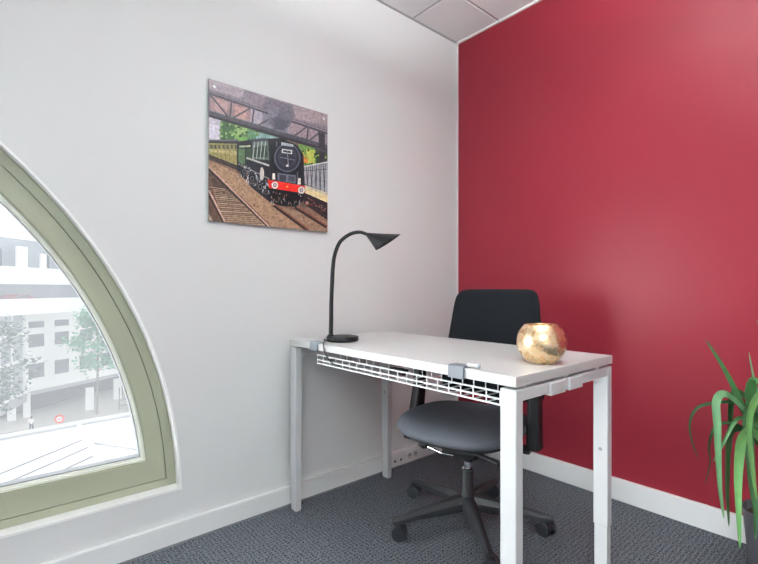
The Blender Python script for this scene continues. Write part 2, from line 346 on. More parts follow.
def empty(name, label, cat, loc=(0, 0, 0), rz=0, group=None):
    o = bpy.data.objects.new(name, None); col.objects.link(o); o.location = loc; o.rotation_euler = (0, 0, rz); o.empty_display_size = .1
    o['label'] = label; o['category'] = cat
    if group: o['group'] = group
    return o
def tag(o, label, cat, group=None, kind=None):
    o['label'] = label; o['category'] = cat
    if group: o['group'] = group
    if kind: o['kind'] = kind
    return o
def struct(o): o['kind'] = 'structure'; return o
def profile(outer, holes, y0, y1, name, m, parent=None, bevel=0):
    """flat shape drawn in x,z with holes, given thickness from y0 to y1"""
    bm = bmesh.new(); loops = []
    for lp in [outer] + holes:
        vs = [bm.verts.new((x, y0, z)) for x, z in lp]; loops.append(vs)
        for i in range(len(vs)): bm.edges.new((vs[i-1], vs[i]))
    bmesh.ops.triangle_fill(bm, use_beauty=True, use_dissolve=False, edges=bm.edges[:])
    g = bmesh.ops.extrude_face_region(bm, geom=bm.faces[:])
    bmesh.ops.translate(bm, verts=[e for e in g['geom'] if isinstance(e, bmesh.types.BMVert)], vec=(0, y1-y0, 0))
    bmesh.ops.recalc_face_normals(bm, faces=bm.faces)
    me = bpy.data.meshes.new(name); bm.to_mesh(me); bm.free(); me.materials.append(M[m])
    o = bpy.data.objects.new(name, me); col.objects.link(o)
    if parent is not None: o.parent = parent
    for p in me.polygons: p.use_smooth = True
    me.set_sharp_from_angle(angle=math.radians(30))
    return o
# ---------------------------------------------------------------- room
RX, RY, H = -5.9, -3.6, 2.465          # corner of the two visible walls is the origin
WC = (-3.34, .165); WR = 1.722; WZ = .197   # lunette window: centre, radius, sill height
def arch(R, zb, n=72):
    a0 = math.asin((zb-WC[1])/R)
    return [(WC[0]+R*math.cos(a), WC[1]+R*math.sin(a)) for a in (a0 + (PI-2*a0)*i/n for i in range(n+1))]
struct(profile([(RX-.2, -.02), (.2, -.02), (.2, H+.1), (RX-.2, H+.1)], [arch(WR, WZ)], 0, .05, 'wall_left', 'wall'))
struct(profile([(RX-.2, -.3), (.2, -.3), (.2, H+.4), (RX-.2, H+.4)], [arch(WR, WZ)], .05, .30, 'wall_left_outer', 'plain'))
struct(MB().box(0, RY-.2, -.02, .2, 0, H+.1).build('wall_right', 'red'))
struct(MB().box(RX-.2, RY-.2, -.02, .2, RY, H+.1).build('wall_back', 'plain'))
struct(MB().box(RX-.2, RY, -.02, RX, 0, H+.1).build('wall_far', 'plain'))
struct(MB().box(RX-.2, RY-.2, -.1, .2, 0, 0).build('floor', 'carpet'))
# ceiling of lay-in tiles with the openings for two light panels
TX, TY, TS = -.387, -.305, .6
ceil = MB().box(RX-.2, RY-.2, H+.012, .2, 0, H+.1)
struct(ceil.build('ceiling', 'tile'))
xs = [0-.012] + [TX-TS*k for k in range(0, 10) if TX-TS*k > RX]
ys = [0-.012] + [TY-TS*k for k in range(0, 6) if TY-TS*k > RY]
panels = [(5, 4)]
tl = MB()
def cell(i, j):
    x1 = xs[i] if i else 0; x0 = xs[i+1] if i+1 < len(xs) else RX
    y1 = ys[j] if j else 0; y0 = ys[j+1] if j+1 < len(ys) else RY
    return x0, x1, y0, y1
for i in range(len(xs)):
    for j in range(len(ys)):
        if (i, j) in panels: continue
        x0, x1, y0, y1 = cell(i, j); g = .006
        tl.box(x0+g, y0+g, H, x1-g, y1-g, H+.011)
struct(tl.build('ceiling_tiles', 'tile', bevel=.002, seg=1))
gm = MB()
for x in xs[1:]: gm.box(x-.0065, RY, H+.003, x+.0065, 0, H+.012)
for y in ys[1:]: gm.box(RX, y-.0065, H+.0035, 0, y+.0065, H+.012)
struct(gm.build('ceiling_grid', 'grid'))
# shadow-line trims: ceiling angle, the pale paint edge down the corner
struct(MB().box(RX, -.012, H-.004, 0, 0, H).build('trim_1', 'grid'))
struct(MB().box(-.010, RY, H-.010, 0, -.0, H).build('trim_2', 'edge'))
struct(MB().box(-.0015, -.012, .0, 0, 0, H-.01).build('trim_3', 'edge'))
# baseboards
struct(MB().box(RX, -.018, 0, 0, 0, .083).build('baseboard_left', 'trimw', bevel=.003))
struct(MB().box(RX, -.0215, 0.0, 0, -.018, .006).build('trim_4', 'gasket'))
struct(MB().box(-.018, RY, 0, 0, -.018, .098).build('baseboard_right', 'trimw', bevel=.003))
# ceiling light panels (out of frame above)
for i, j in panels:
    x0, x1, y0, y1 = cell(i, j)
    e = empty('ceiling_light', 'square flat light panel set in the ceiling tiles', 'ceiling light', ((x0+x1)/2, (y0+y1)/2, H), group=None)
    s = (x1-x0)/2-.008
    fr = MB()
    for a in ((-s, -s, s, -s+.015), (-s, s-.015, s, s), (-s, -s+.015, -s+.015, s-.015), (s-.015, -s+.015, s, s-.015)): fr.box(a[0], a[1], -.002, a[2], a[3], .010)
    fr.build('frame', 'white', e)
    em = M.get('panel')
    if em is None:
        em = M['panel'] = bpy.data.materials.new('light_panel_diffuser'); em.use_nodes = True
        b = em.node_tree.nodes['Principled BSDF']; b.inputs['Emission Color'].default_value = (*LAMPCOL, 1); b.inputs['Emission Strength'].default_value = LAMP
        b.inputs['Base Color'].default_value = (.8, .8, .8, 1)
    MB().box(-s+.015, -s+.015, 0, s-.015, s-.015, .008).build('diffuser', 'panel', e)

# two up-and-down fill lights, added unseen above and behind the picture
M['upglow'] = bpy.data.materials.new('luminaire_diffuser'); M['upglow'].use_nodes = True
b = M['upglow'].node_tree.nodes['Principled BSDF']; b.inputs['Emission Color'].default_value = (*LAMPCOL, 1); b.inputs['Emission Strength'].default_value = FILL_UP; b.inputs['Base Color'].default_value = (.8, .8, .8, 1)
for nm_, val in (('near_low', FILL_LEVELS[0]), ('far_low', FILL_LEVELS[1]), ('far_up', FILL_LEVELS[2])):
    M[nm_] = M['upglow'].copy(); M[nm_].name = 'luminaire_'+nm_; M[nm_].node_tree.nodes['Principled BSDF'].inputs['Emission Strength'].default_value = val
for px_, py_, pz_, rz_, lab in ((-1.10, -1.30, 2.08, 0, 'slim added fill light hanging above the desk out of frame'), (-3.3, -2.75, 2.05, 0, 'slim added fill light hanging behind the camera')):
    e = empty('fill_light', lab, 'pendant light', (px_, py_, pz_), rz_)
    fr = MB()
    hl_ = .5 if px_ > -2 else .75
    for a in ((-hl_, -.13, hl_, -.115), (-hl_, .115, hl_, .13), (-hl_, -.115, .015-hl_, .115), (hl_-.015, -.115, hl_, .115)): fr.box(a[0], a[1], 0, a[2], a[3], .05)
    fr.build('housing', 'white', e)
    MB().box(.015-hl_, -.115, .005, hl_-.015, .115, .02).build('lower_diffuser', 'near_low' if px_ > -2 else 'far_low', e)
    MB().box(.015-hl_, -.115, .03, hl_-.015, .115, .056).build('upper_diffuser', 'upglow' if px_ > -2 else 'far_up', e)
    for a in (-hl_*.8, hl_*.8): MB().tube([(a, 0, .045), (a, 0, H-pz_)], .0015, 6).build('suspension_wire', 'chrome', e)

# ---------------------------------------------------------------- window
w = struct(empty('window_1', 'wide lunette window with olive painted timber frame in the white wall', 'window', (WC[0], .05, WZ)))
def ring(R0, zb0, R1, zb1, y0, y1, name, m):
    o = profile(arch(R0, zb0), [arch(R1, zb1)], y0, y1, name, m)
    o.parent = w; o.matrix_parent_inverse = Matrix.Translation((-WC[0], -.05, -WZ)); return o
ring(1.7235, .1955, 1.7160, .2030, -.0012, .052, 'white_liner', 'reveal')
ring(1.7155, .2035, 1.6825, .2305, .05, .13, 'outer_frame', 'olive')
ring(1.6800, .2330, 1.622, .310, .0515, .12, 'sash', 'olive')
ring(1.6825, .2305, 1.6795, .2335, .060, .11, 'seam_gasket', 'gasket')
ring(1.6217, .3103, 1.6175, .3145, .056, .11, 'shadow_groove', 'olive')
ring(1.6175, .3145, 1.6105, .3215, .060, .11, 'glazing_bead', 'olive_bead')
ring(1.6105, .3215, 1.6045, .3275, .068, .11, 'inner_bead', 'olive_bead')
ring(1.6045, .3275, 1.6015, .3305, .074, .11, 'glass_gasket', 'gasket')
ga = arch(1.606, .326)
g = MB(); g.add([(x, .080, z) for x, z in ga], [tuple(range(len(ga)))]); go = g.build('pane', 'glass', fix=False)
go.parent = w; go.matrix_parent_inverse = Matrix.Translation((-WC[0], -.05, -WZ))

# ---------------------------------------------------------------- picture
AX0, AX1, AZ0, AZ1 = -1.5218, -.9621, 1.2252, 1.7831
e = empty('wall_print', 'square frameless print of a steam train on the white wall, pinned at its corners', 'picture', ((AX0+AX1)/2, 0, (AZ0+AZ1)/2))
hw, hh = (AX1-AX0)/2, (AZ1-AZ0)/2
MB().box(-hw, -.014, -hh, hw, -.009, hh).build('panel', 'white', e, bevel=.0008)
me = bpy.data.meshes.new('printed_image'); vs = []; fs = []; cs = []
for k, (c, P) in enumerate(SHAPES):
    P = clip_square(P)
    if len(P) < 3: continue
    n0 = len(vs); yy = -.01402-.0000012*k
    for u, v in P: vs.append((-hw+2*hw*u, yy, -hh+2*hh*v)); cs.append(lin(tuple(q/255 for q in c)))
    fs.append(tuple(range(n0, len(vs))))
me.from_pydata(vs, [], fs); me.update()
ca = me.color_attributes.new('Col', 'FLOAT_COLOR', 'POINT')
for i, c in enumerate(cs): ca.data[i].color = (*c, 1)
me.materials.append(M['print']); o = bpy.data.objects.new('printed_image', me); col.objects.link(o); o.parent = e
RYm = Matrix.Rotation(PI/2, 4, 'X')
for sx in (-1, 1):
    for sz in (-1, 1):
        if sz < 0: continue
        MB().lathe([(.0065, 0), (.0065, .0155), (.005, .0175)], 20, Matrix.Translation((sx*(hw-.022), 0, sz*(hh-.026))) @ RYm).build('standoff_pin', 'pin', e, smooth=True)
for sx in (-1, 1):
    MB().lathe([(.005, 0), (.005, .009)], 12, Matrix.Translation((sx*(hw-.022), 0, -(hh-.026))) @ RYm).build('spacer', 'pin', e, smooth=True)

# ---------------------------------------------------------------- desk
DX0, DX1, DY0, DY1, DZ = -1.184, -.622, -.050, -1.1675, .74
desk = empty('desk', 'white rectangular office desk with square steel legs standing against the white wall', 'desk', ((DX0+DX1)/2, (DY0+DY1)/2, 0))
ox, oy = (DX0+DX1)/2, (DY0+DY1)/2
def dbox(x0, y0, z0, x1, y1, z1): return MB().box(x0-ox, y0-oy, z0, x1-ox, y1-oy, z1)
dbox(DX0, DY1, DZ-.027, DX1, DY0, DZ).build('desktop', 'top', desk, bevel=.0015)
for ya, yb, out in ((DY1+.001, DY1+.048, -1), (DY0-.048, DY0-.001, 1)):
    dbox(DX0+.032, ya+.0008, .675, DX1-.032, yb-.0008, .705).build('end_rail', 'white', desk, bevel=.002)
    for xa in (DX0+.002, DX1-.034):
        lg = dbox(xa, ya, .185, xa+.032, yb, .706).build('leg', 'white', desk, bevel=.003)
        dbox(xa+.0025, ya+.0025, .006, xa+.0295, yb-.0025, .186).build('leg_extension', 'white', lg, bevel=.002)
        dbox(xa+.005, ya+.005, 0, xa+.027, yb-.005, .006).build('foot', 'greyl', lg)
        hl = MB()
        for zz, r in ((.435, .006),):
            ym = (ya+yb)/2-oy; hl.lathe([(r, 0), (r, .0012)], 14, Matrix.Translation((xa-ox, ym, zz)) @ Matrix.Rotation(-PI/2, 4, 'Y'))
        if xa > DX0+.1: hl.build('bolt_head', 'greyp', lg)
        for zz in (.163, .128, .090, .055): MB().lathe([(.0028, 0), (.0028, .0008)], 10, Matrix.Translation((xa+.0025-ox, ym, zz)) @ Matrix.Rotation(-PI/2, 4, 'Y')).build('height_hole', 'greyl', lg)
    yo = DY1-.004 if out < 0 else DY0-.052
    for xa, xb, zt in ((-1.02, -.94, .712), (-.918, -.838, .712)):
        dbox(xa, min(yo, yo+.02), .668, xb, max(yo, yo+.02), .703).build('rail_bracket', 'white', desk, bevel=.003)
    for xa in (-1.13, -.93, -.73): dbox(xa, ya+.008, .703, xa+.03, yb-.008, .7135).build('spacer', 'white', desk)
for xa in (-.70,): dbox(xa, DY1+.046, .680, xa+.04, DY0-.046, .7125).build('cross_beam', 'white', desk, bevel=.002)

# ---------------------------------------------------------------- wire tray under the desk
YT0, YT1, XF, XB = -.223, -1.100, -1.152, -1.035
ZB, ZF, ZK = .653, .687, .7115
tray = empty('cable_tray', 'long white wire mesh basket hanging under the front edge of the desk', 'cable tray', ((XF+XB)/2, (YT0+YT1)/2, ZB))
tx, ty = (XF+XB)/2, (YT0+YT1)/2
def T(x, y, z): return (x-tx, y-ty, z-ZB)
def wires(lst, name, r=.0022):
    mb = MB()
    for a in lst: mb.tube([T(*q) for q in a], r, 6)
    return mb.build(name, 'wire', tray, smooth=True)
wires([((XF, YT0, z), (XF, YT1, z)) for z in (ZF, .668, ZB)], 'front_rails', .0027)
wires([((x, YT0, ZB), (x, YT1, ZB)) for x in (XF+.055,)], 'floor_rails')
wires([((XB, YT0, z), (XB, YT1, z)) for z in (.7115,)] , 'back_rails')
nn = 20
for k in range(nn+1):
    y = YT0+(YT1-YT0)*k/nn
    pts = [(XF, y, ZF+.002), (XF, y, ZB), (XB, y, ZB), (XB, y, .7125)]
    if k % 2 == 0 or True: pts = pts[:3]+[(XB, y, .705), (XB+.003, y, .7115), (XB+.012, y, .7125)]
    wires([pts], 'cross_wire')
def clip(y, cat_label, lever):
    c = empty('edge_clip', cat_label, 'cable clip', (DX0, y, DZ), 0, None)
    wd = .027
    pr = [(-.008, -.030), (-.008, .003), (-.004, .0065), (.030, .0065), (.036, .0005), (-.0005, .0005), (-.0005, -.030)]
    MB().loft([[(px_, yy, pz) for px_, pz in pr] for yy in (-wd, wd)]).build('bracket', 'greym' if lever else 'greyc', c, bevel=.0012)
    if lever:
        MB().tube([(.014, -wd+.004, .0085), (.020, -wd-.012, .0075), (.026, -wd-.024, .0065)], .0058, 12).build('lever', 'greyl', c, smooth=True)
        MB().tube([(.026, -wd-.024, .0065), (.029, -wd-.030, .0065)], .006, 12).build('lever_tip', 'greyp', c, smooth=True)
M['greyc'] = mat('pale_blue_grey_plastic', (.20, .225, .25), .3); M['greym'] = mat('mid_grey_plastic', (.15, .165, .19), .3)
clip(-.252, 'pale grey plastic clip hooked over the desk edge beside the lamp', False)
clip(-.982, 'grey plastic clip with a short lever hooked over the desk edge nearer the gold bowl', True)

# ---------------------------------------------------------------- lamp
LC = (-1.057, -.266); ldir = Vector((math.sin(TH), -math.cos(TH), 0))
lamp = empty('desk_lamp', 'black arched desk lamp with cone shade and round base on the white desk', 'desk lamp', (LC[0], LC[1], DZ+.0002))
MB().lathe([(.060, 0), (.0655, .002), (.067, .006), (.067, .017), (.0655, .0205), (.062, .0215)], 48).build('base', 'lampb', lamp, smooth=True, angle=50)
def LP(a, z): return tuple(ldir*a + Vector((0, 0, z-DZ)))
arc = [(-.049, .756), (-.0478, .82), (-.0470, .9), (-.0430, .995), (-.040, 1.045), (-.0335, 1.095), (-.0155, 1.1448), (.0096, 1.1719), (.0409, 1.1895), (.0726, 1.1940), (.098, 1.1865), (.112, 1.1795)]
def smoothp(P, n=4):
    out = []
    for i in range(len(P)-1):
        p0 = P[max(i-1, 0)]; p1 = P[i]; p2 = P[i+1]; p3 = P[min(i+2, len(P)-1)]
        for k in range(n):
            t = k/n; out.append(tuple(.5*((2*b_)+(-a_+c_)*t+(2*a_-5*b_+4*c_-d_)*t*t+(-a_+3*b_-3*c_+d_)*t**3) for a_, b_, c_, d_ in zip(p0, p1, p2, p3)))
    out.append(tuple(P[-1])); return out
sp = smoothp(arc)
MB().tube([LP(*q) for q in sp], [.0092-.0020*min(1, i/len(sp)*1.2) for i in range(len(sp))], 14).build('arched_stem', 'lampb', lamp, smooth=True)
MB().lathe([(.014, .021), (.014, .025), (.010, .028)], 20, Matrix.Translation(ldir*-.049)).build('stem_collar', 'lampb', lamp, smooth=True)
apex = Vector(LP(.098, 1.1885)); r0 = Vector(LP(.2418, 1.1850)); r1 = Vector(LP(.1388, 1.1190)); cc = (r0+r1)/2
U = (r0-r1)/2; V = ldir.cross(Vector((0, 0, 1))).normalized()*U.length
def rimring(s, t, off=0):
    return [apex*(1-t)+cc*t + (U*math.cos(a)+V*math.sin(a))*s for a in (2*PI*k/40 for k in range(40))]
sh = MB(); rg = []
for t in (0.0, .12, .3, .5, .7, .85, .97, 1): rg.append(rimring(.10+.90*t**1.08, t))
for t in (1, .9, .6, .3, .1): rg.append([Vector(v)+(Vector((.0, 0, -.0)))for v in rimring((.10+.90*t**1.08)*.955, t*.985+.012)])
sh.loft(rg).build('cone_shade', 'lampb', lamp, smooth=True, angle=60)
MB().loft([rimring(.80, .88), rimring(.80, .895)]).build('diffuser', 'lampglow', lamp)
# lamp flex: down over the desk edge and along the tray
cb = [(-1.108, -.232, .7435), (-1.122, -.238, .7440), (-1.138, -.252, .752), (-1.150, -.268, .7435), (-1.170, -.296, .7435), (-1.186, -.318, .7440), (-1.1895, -.324, .736), (-1.1885, -.330, .712), (-1.180, -.340, .690), (-1.166, -.358, .668), (-1.148, -.385, .6600), (-1.135, -.42, .6585), (-1.128, -.47, .6582), (-1.120, -.55, .6582), (-1.112, -.64, .6582), (-1.110, -.68, .6582)]
cab = MB().tube(smoothp(cb, 5), .0026, 8).build('lamp_cord', 'cable', smooth=True); tag(cab, 'thin black cord running from the lamp over the desk edge into the wire tray', 'cord')
ad = MB().box(-.015, -.035, 0, .015, .035, .020).build('power_adapter', 'cable', bevel=.004); ad.location = (-1.070, -.625, .6555); tag(ad, 'small black power adapter lying in the wire tray under the desk', 'adapter')

# ---------------------------------------------------------------- gold bowl
BC = (-.935, -1.093)
bw = MB(); prof = [(.0005, 0), (.034, 0), (.042, .004)]
R, zc = .0700, .0605
for k in range(1, 19):
    a = math.radians(-55 + k*(55+47)/18); prof.append((R*math.cos(a), zc+R*math.sin(a)))
ri, zt = prof[-1]; inner = [(ri-.0015, zt+.001), (ri-.003, zt)]
for k in range(18, 0, -1):
    a = math.radians(-55 + k*(55+47)/18); inner.append(((R-.003)*math.cos(a), zc+(R-.003)*math.sin(a)))
inner.append((.0005, .004))
bw.lathe(prof+inner, 64); bo = bw.build('candle_bowl', 'gold', smooth=True, angle=60); bo.location = (BC[0], BC[1], DZ+.0002)
tag(bo, 'round gold mercury glass candle bowl on the near end of the white desk', 'bowl')

# ---------------------------------------------------------------- wall sockets in the baseboard
for k, xx in enumerate((-.515, -.405)):
    s = empty('wall_socket', ['socket plate with dark holes on the skirting, the one nearer the desk leg', 'pale socket plate on the skirting, the one further from the desk leg'][k], 'socket', (xx, -.018, .042))
    MB().box(-.045, -.004, -.032, .045, 0, .030).build('plate', 'trimw', s, bevel=.002)
    for q in (-.022, .022):
        MB().lathe([(.016, 0), (.016, .0012)], 24, Matrix.Translation((q, -.004, 0)) @ RYm).build('recess', 'greyl' if k else 'trimw', s)
        if k == 0: MB().lathe([(.0065, 0), (.0065, .0012)], 14, Matrix.Translation((q, -.0052, -.004)) @ RYm).build('pin_hole', 'hole', s)
        else: MB().box(q-.008, -.0066, .0, q+.008, -.0052, .012).build('shutter', 'greyp', s)

# ---------------------------------------------------------------- office chair
# local axes: +x is the way the sitter faces, +y the sitter's left
PH = math.radians(CH_ROT)
chair = empty('office_chair', 'black office swivel chair on a five star castor base behind the desk', 'chair', (-.70, -.635, 0), PI+PH)
def sup(t, n): 
    c, s = math.cos(t), math.sin(t); return (abs(c)**(2/n)*(1 if c >= 0 else -1), abs(s)**(2/n)*(1 if s >= 0 else -1))
# base: legs at fixed world bearings
hub = MB().lathe([(.030, .070), (.036, .080), (.036, .122), (.030, .135), (.0265, .140), (.0255, .222), (.0235, .226)], 28).build('gas_column', 'plast', chair, smooth=True)
MB().lathe([(.0225, .226), (.0225, .229), (.0130, .231), (.0130, .290)], 24).build('chrome_piston', 'chrome', hub, smooth=True)
MB().lathe([(.013, .040), (.019, .045), (.019, .075)], 20).build('column_foot', 'plast', hub, smooth=True)
for k in range(5):
    wb = math.radians(15.0+72*k) - (PI+PH)     # bearing in the chair's own axes
    Rm = Matrix.Rotation(wb, 4, 'Z')
    rings = []
    for r, zt_, zb_, wdt in ((.026, .128, .072, .030), (.07, .124, .070, .027), (.15, .112, .068, .022), (.23, .098, .066, .018), (.295, .086, .062, .0165), (.318, .083, .060, .0165), (.328, .080, .062, .012)):
        rings.append([(r, -wdt*.95, zb_), (r, -wdt, zb_+(zt_-zb_)*.55), (r, -wdt*.62, zt_-.004), (r, -wdt*.3, zt_), (r, wdt*.3, zt_), (r, wdt*.62, zt_-.004), (r, wdt, zb_+(zt_-zb_)*.55), (r, wdt*.95, zb_)])
    lg = MB(); lg.loft([[tuple(Rm @ Vector(v)) for v in g_] for g_ in rings]); lg.build('base_leg', 'base', chair, smooth=True, angle=28)
    cp = Rm @ Vector((.309, 0, 0)); sw = [2.2, .6, 2.6, 1.2, 2.4][k]
    cs_ = empty_part = MB()
    Mc = Matrix.Translation(cp) @ Matrix.Rotation(wb+sw, 4, 'Z')
    # hood between the wheels
    hp = [(.024*math.cos(a), .030+.031*math.sin(a)) for a in (PI*i/14 for i in range(15))]
    cs_.loft([[tuple(Mc @ Vector((x+.010, yy, z))) for x, z in hp] for yy in (-.0105, .0105)])
    cs_.lathe([(.009, .050), (.009, .074)], 14, Mc)
    hd = cs_.build('castor_hood', 'caster', chair, smooth=True, angle=35)
    for sgn in (-1, 1):
        Mw = Mc @ Matrix.Translation((.010, sgn*.0195, .029)) @ Matrix.Rotation(PI/2, 4, 'X')
        MB().lathe([(.018, -.0095), (.0265, -.0085), (.029, -.005), (.029, .005), (.0265, .0085), (.018, .0095)], 26, Mw).build('castor_wheel', 'caster', hd, smooth=True)
# mechanism and levers
MB().box(-.085, -.075, .300, .085, .075, .378).box(-.055, -.045, .276, .06, .045, .302).build('tilt_mechanism', 'plast', chair, bevel=.008)
def cl(x, y, z):      # a point of the room in the chair's own axes
    v = Matrix.Rotation(-(PI+PH), 4, 'Z') @ Vector((x+.70, y+.635, z)); return tuple(v)
lv = MB().tube([cl(-.86, -.557, .336), cl(-.86, -.640, .329), cl(-.84, -.680, .328)], .0052, 12).build('control_rod', 'chrome', chair, smooth=True)
MB().tube([cl(-.86, -.562, .336), cl(-.862, -.548, .338), cl(-.864, -.528, .343)], [.010, .016, .013], 12).build('rod_handle', 'plast', lv, smooth=True)
MB().box(-.02, -.018, -.012, .02, .022, .020, Matrix.Translation(cl(-.86, -.462, .356))).build('depth_latch', 'plast', chair, bevel=.006)
MB().tube([cl(-.84, -.70, .345), cl(-.85, -.80, .366), cl(-.86, -.895, .362)], .007, 12).build('tilt_lever', 'plast', chair, smooth=True)

# seat cushion
def cushion(hx, hy, prof, n=56, ex=3.0, warp=None):
    rings = []
    for s_, z in prof:
        g_ = []
        for k in range(n):
            u, v = sup(2*PI*k/n, ex); x, y = u*(hx-s_), v*(hy-s_); zz = z
            if warp: x, y, zz = warp(x, y, zz)
            g_.append((x, y, zz))
        rings.append(g_)
    mb = MB(); mb.loft(rings); return mb
def seatwarp(x, y, z):
    z -= .012*max(0, (x-.02)/.25)**2.2            # waterfall front
    z += .010*max(0, (abs(y)-.08)/.16)**2 if z > .42 else 0
    y *= 1-.05*max(0, -x/.24)
    return x+SEATX, y, z
sp_ = [(.12, .400), (.045, .398), (.018, .401), (.005, .409), (0, .419), (.002, .430), (.010, .438), (.028, .450), (.060, .4555), (.11, .457), (.16, .4555), (.205, .454)]
cushion(.250, .243, sp_, ex=2.9, warp=seatwarp).build('seat', 'seat', chair, smooth=True, angle=80, subsurf=1)
cushion(.215, .205, [(.03, .376), (.0, .382), (.0, .400)], ex=3.2, warp=lambda x, y, z: (x-.01+SEATX, y, z-.008*max(0, (x-.02)/.25)**2)).build('seat_shell', 'plast', chair, smooth=True, angle=50)
# backrest
ZT, ZBk = .957, .472
def backwarp(u, v, d):
    # u across, v up, d depth (towards the sitter positive)
    zt_ = max(0, (v-ZBk)/(ZT-ZBk))
    hwid = .247 - .052*zt_**1.1
    y = u*hwid
    x = BKX - .075*zt_ + .030*math.sin(PI*min(1, max(0, (.45-zt_)/.45)))*0 + .040*u*u + d
    return (x, y, v)
def backring(s_, d, n=72):
    g_ = []
    for k in range(n):
        u, v = sup(2*PI*k/n, 10)
        u *= 1-s_/.22; v = (ZT+ZBk)/2 + v*((ZT-ZBk)/2-s_)
        g_.append(backwarp(u, v, d))
    return g_
mb = MB(); mb.loft([backring(.17, -.016), backring(.10, -.016), backring(.03, -.015), backring(.008, -.013), backring(0, -.005), backring(0, .006), backring(.006, .015), backring(.022, .021), backring(.06, .023), backring(.12, .024), backring(.19, .024)])
mb.build('backrest', 'black', chair, smooth=True, angle=70, subsurf=1)
up = MB(); up.loft([[(x+a_, y, z) for a_, y in ((-.012, -.035), (.012, -.035), (.012, .035), (-.012, .035))] for x, z in ((-.09, .325), (-.20, .322), (-.285, .350), (-.325, .42), (-.335, .52), (-.350, .66))]); up.build('back_upright', 'plast', chair, smooth=True, angle=50, bevel=.004)
# arms
for sg in (-1, 1):
    yo = ARMY
    ar = MB()
    pts = [(ARMX+.02, yo+.004, .356), (ARMX+.022, yo+.004, .40), (ARMX+.004, yo, .52), (ARMX-.008, yo-.002, .632)]
    rg = []
    for (x, y, z), wx, wy in zip(pts, (.034, .034, .029, .027), (.024, .023, .021, .018)):
        rg.append([(x+a_*wx, sg*(y+b_*wy), z) for a_, b_ in ((-1, -.6), (-.8, -1), (.8, -1), (1, -.6), (1, .6), (.8, 1), (-.8, 1), (-1, .6))])
    ar.loft(rg)
    a_o = ar.build('arm_post', 'plast', chair, smooth=True, angle=35)
    MB().box(ARMX-.01, min(sg*.10, sg*(yo-.008)), .336, ARMX+.05, max(sg*.10, sg*(yo-.008)), .352).build('arm_bracket', 'plast', a_o, bevel=.004)
    MB().lathe([(.020, -.016), (.020, .016)], 20, Matrix.Translation((ARMX-.030, sg*yo, .628)) @ Matrix.Rotation(PI/2, 4, 'X')).build('arm_pivot', 'plast', a_o, smooth=True)
    cushion(.115, .040, [(.012, .640), (.002, .644), (0, .652), (.003, .662), (.012, .667), (.030, .668)], n=40, ex=3.5, warp=lambda x, y, z, sg=sg: (x+ARMX+.01, y+sg*(yo-.002), z)).build('arm_pad', 'plast', chair, smooth=True, angle=60)

# ---------------------------------------------------------------- plant
plant = empty('potted_plant', 'green strap-leaved potted plant in a dark grey pot by the red wall', 'plant', (-.2, -1.53, 0))
MB().lathe([(.080, 0), (.084, .004), (.104, .215), (.106, .222), (.101, .222), (.096, .200)], 48, capt=False).build('pot', 'pot', plant, smooth=True)
MB().lathe([(.0005, .19), (.096, .195)], 32, capb=False, capt=False).build('soil', 'soil', plant)
for dx, dy, r, zt_ in ((0, 0, .011, .36), (.03, -.03, .009, .32), (-.02, -.02, .008, .30)):
    MB().tube([(dx, dy, .185), (dx*.9+.004, dy, .25), (dx*.7, dy*.7, zt_)], [r, r*.9, r*.7], 10).build('cane', 'cane', plant, smooth=True)
def blade(P, wd, tone, k):
    P = smoothp([tuple(q) for q in P], 6); n = len(P); vs = []; side = None; wd *= .86
    for i, p in enumerate(P):
        p = Vector(p); t = (Vector(P[min(i+1, n-1)])-Vector(P[max(i-1, 0)])).normalized()
        vd = Vector((-math.cos(TH), -math.sin(TH), 0)).lerp(Vector((0, 0, 1)), .25)
        s_ = t.cross(vd)
        if s_.length < 1e-4: s_ = side or Vector((1, 0, 0))
        s_.normalize()
        if side is not None and s_.dot(side) < 0: s_ = -s_
        if side is not None: s_ = (s_*.5+side*.5).normalized()
        side = s_
        f_ = i/(n-1); ww = wd*.5*(min(1, .35+f_*2.0))*(max(0, (1-f_))**.55 if f_ > .55 else 1)*(1.0 if f_ <= .55 else 1/.45**.55)
        ww = min(ww, wd*.5); nrm = s_.cross(t).normalized()
        tw = .30*math.sin(k*1.7+f_*2.2); s2 = (s_*math.cos(tw)+nrm*math.sin(tw)); n2 = s2.cross(t).normalized()
        th = .0007
        vs += [p-s2*ww+n2*ww*.28, p-n2*ww*.05, p+s2*ww+n2*ww*.28, p+s2*ww+n2*(ww*.28-th), p-n2*(ww*.05+th), p-s2*ww+n2*(ww*.28-th)]
    mb = MB(); fs = []
    for i in range(n-1):
        for j in range(6): fs.append((i*6+j, i*6+(j+1) % 6, (i+1)*6+(j+1) % 6, (i+1)*6+j))
    fs += [tuple(range(6)), tuple((n-1)*6+j for j in range(6))]
    mb.add(vs, fs); return mb.build('leaf', 'leaf%d' % tone, plant, smooth=True, angle=50)
for k, (P, wd, tone) in enumerate(LEAVES): blade(P, wd, tone, k)
rn = random.Random(4)
for k in range(13):
    an = math.radians(rn.uniform(-140, 75)); Lr = rn.uniform(.10, .17); zt_ = rn.uniform(.44, .62); ze = rn.uniform(.16, .36)
    dx, dy = math.cos(an), math.sin(an)
    if dx > .3: Lr = min(Lr, .12)
    P = [(0, 0, .34), (dx*Lr*.35, dy*Lr*.35, zt_-.05), (dx*Lr*.75, dy*Lr*.75, zt_), (dx*Lr, dy*Lr, zt_-.04), (dx*Lr*1.15, dy*Lr*1.15, (zt_+ze)/2), (dx*Lr*1.2, dy*Lr*1.2, ze)]
    blade(P, rn.uniform(.02, .032), rn.choice((0, 1, 2, 3)), k+20)

# ---------------------------------------------------------------- outdoors
GZ = -15.0
struct(MB().box(-60, 10, GZ-.2, 90, 140, GZ).build('street_ground', 'street'))
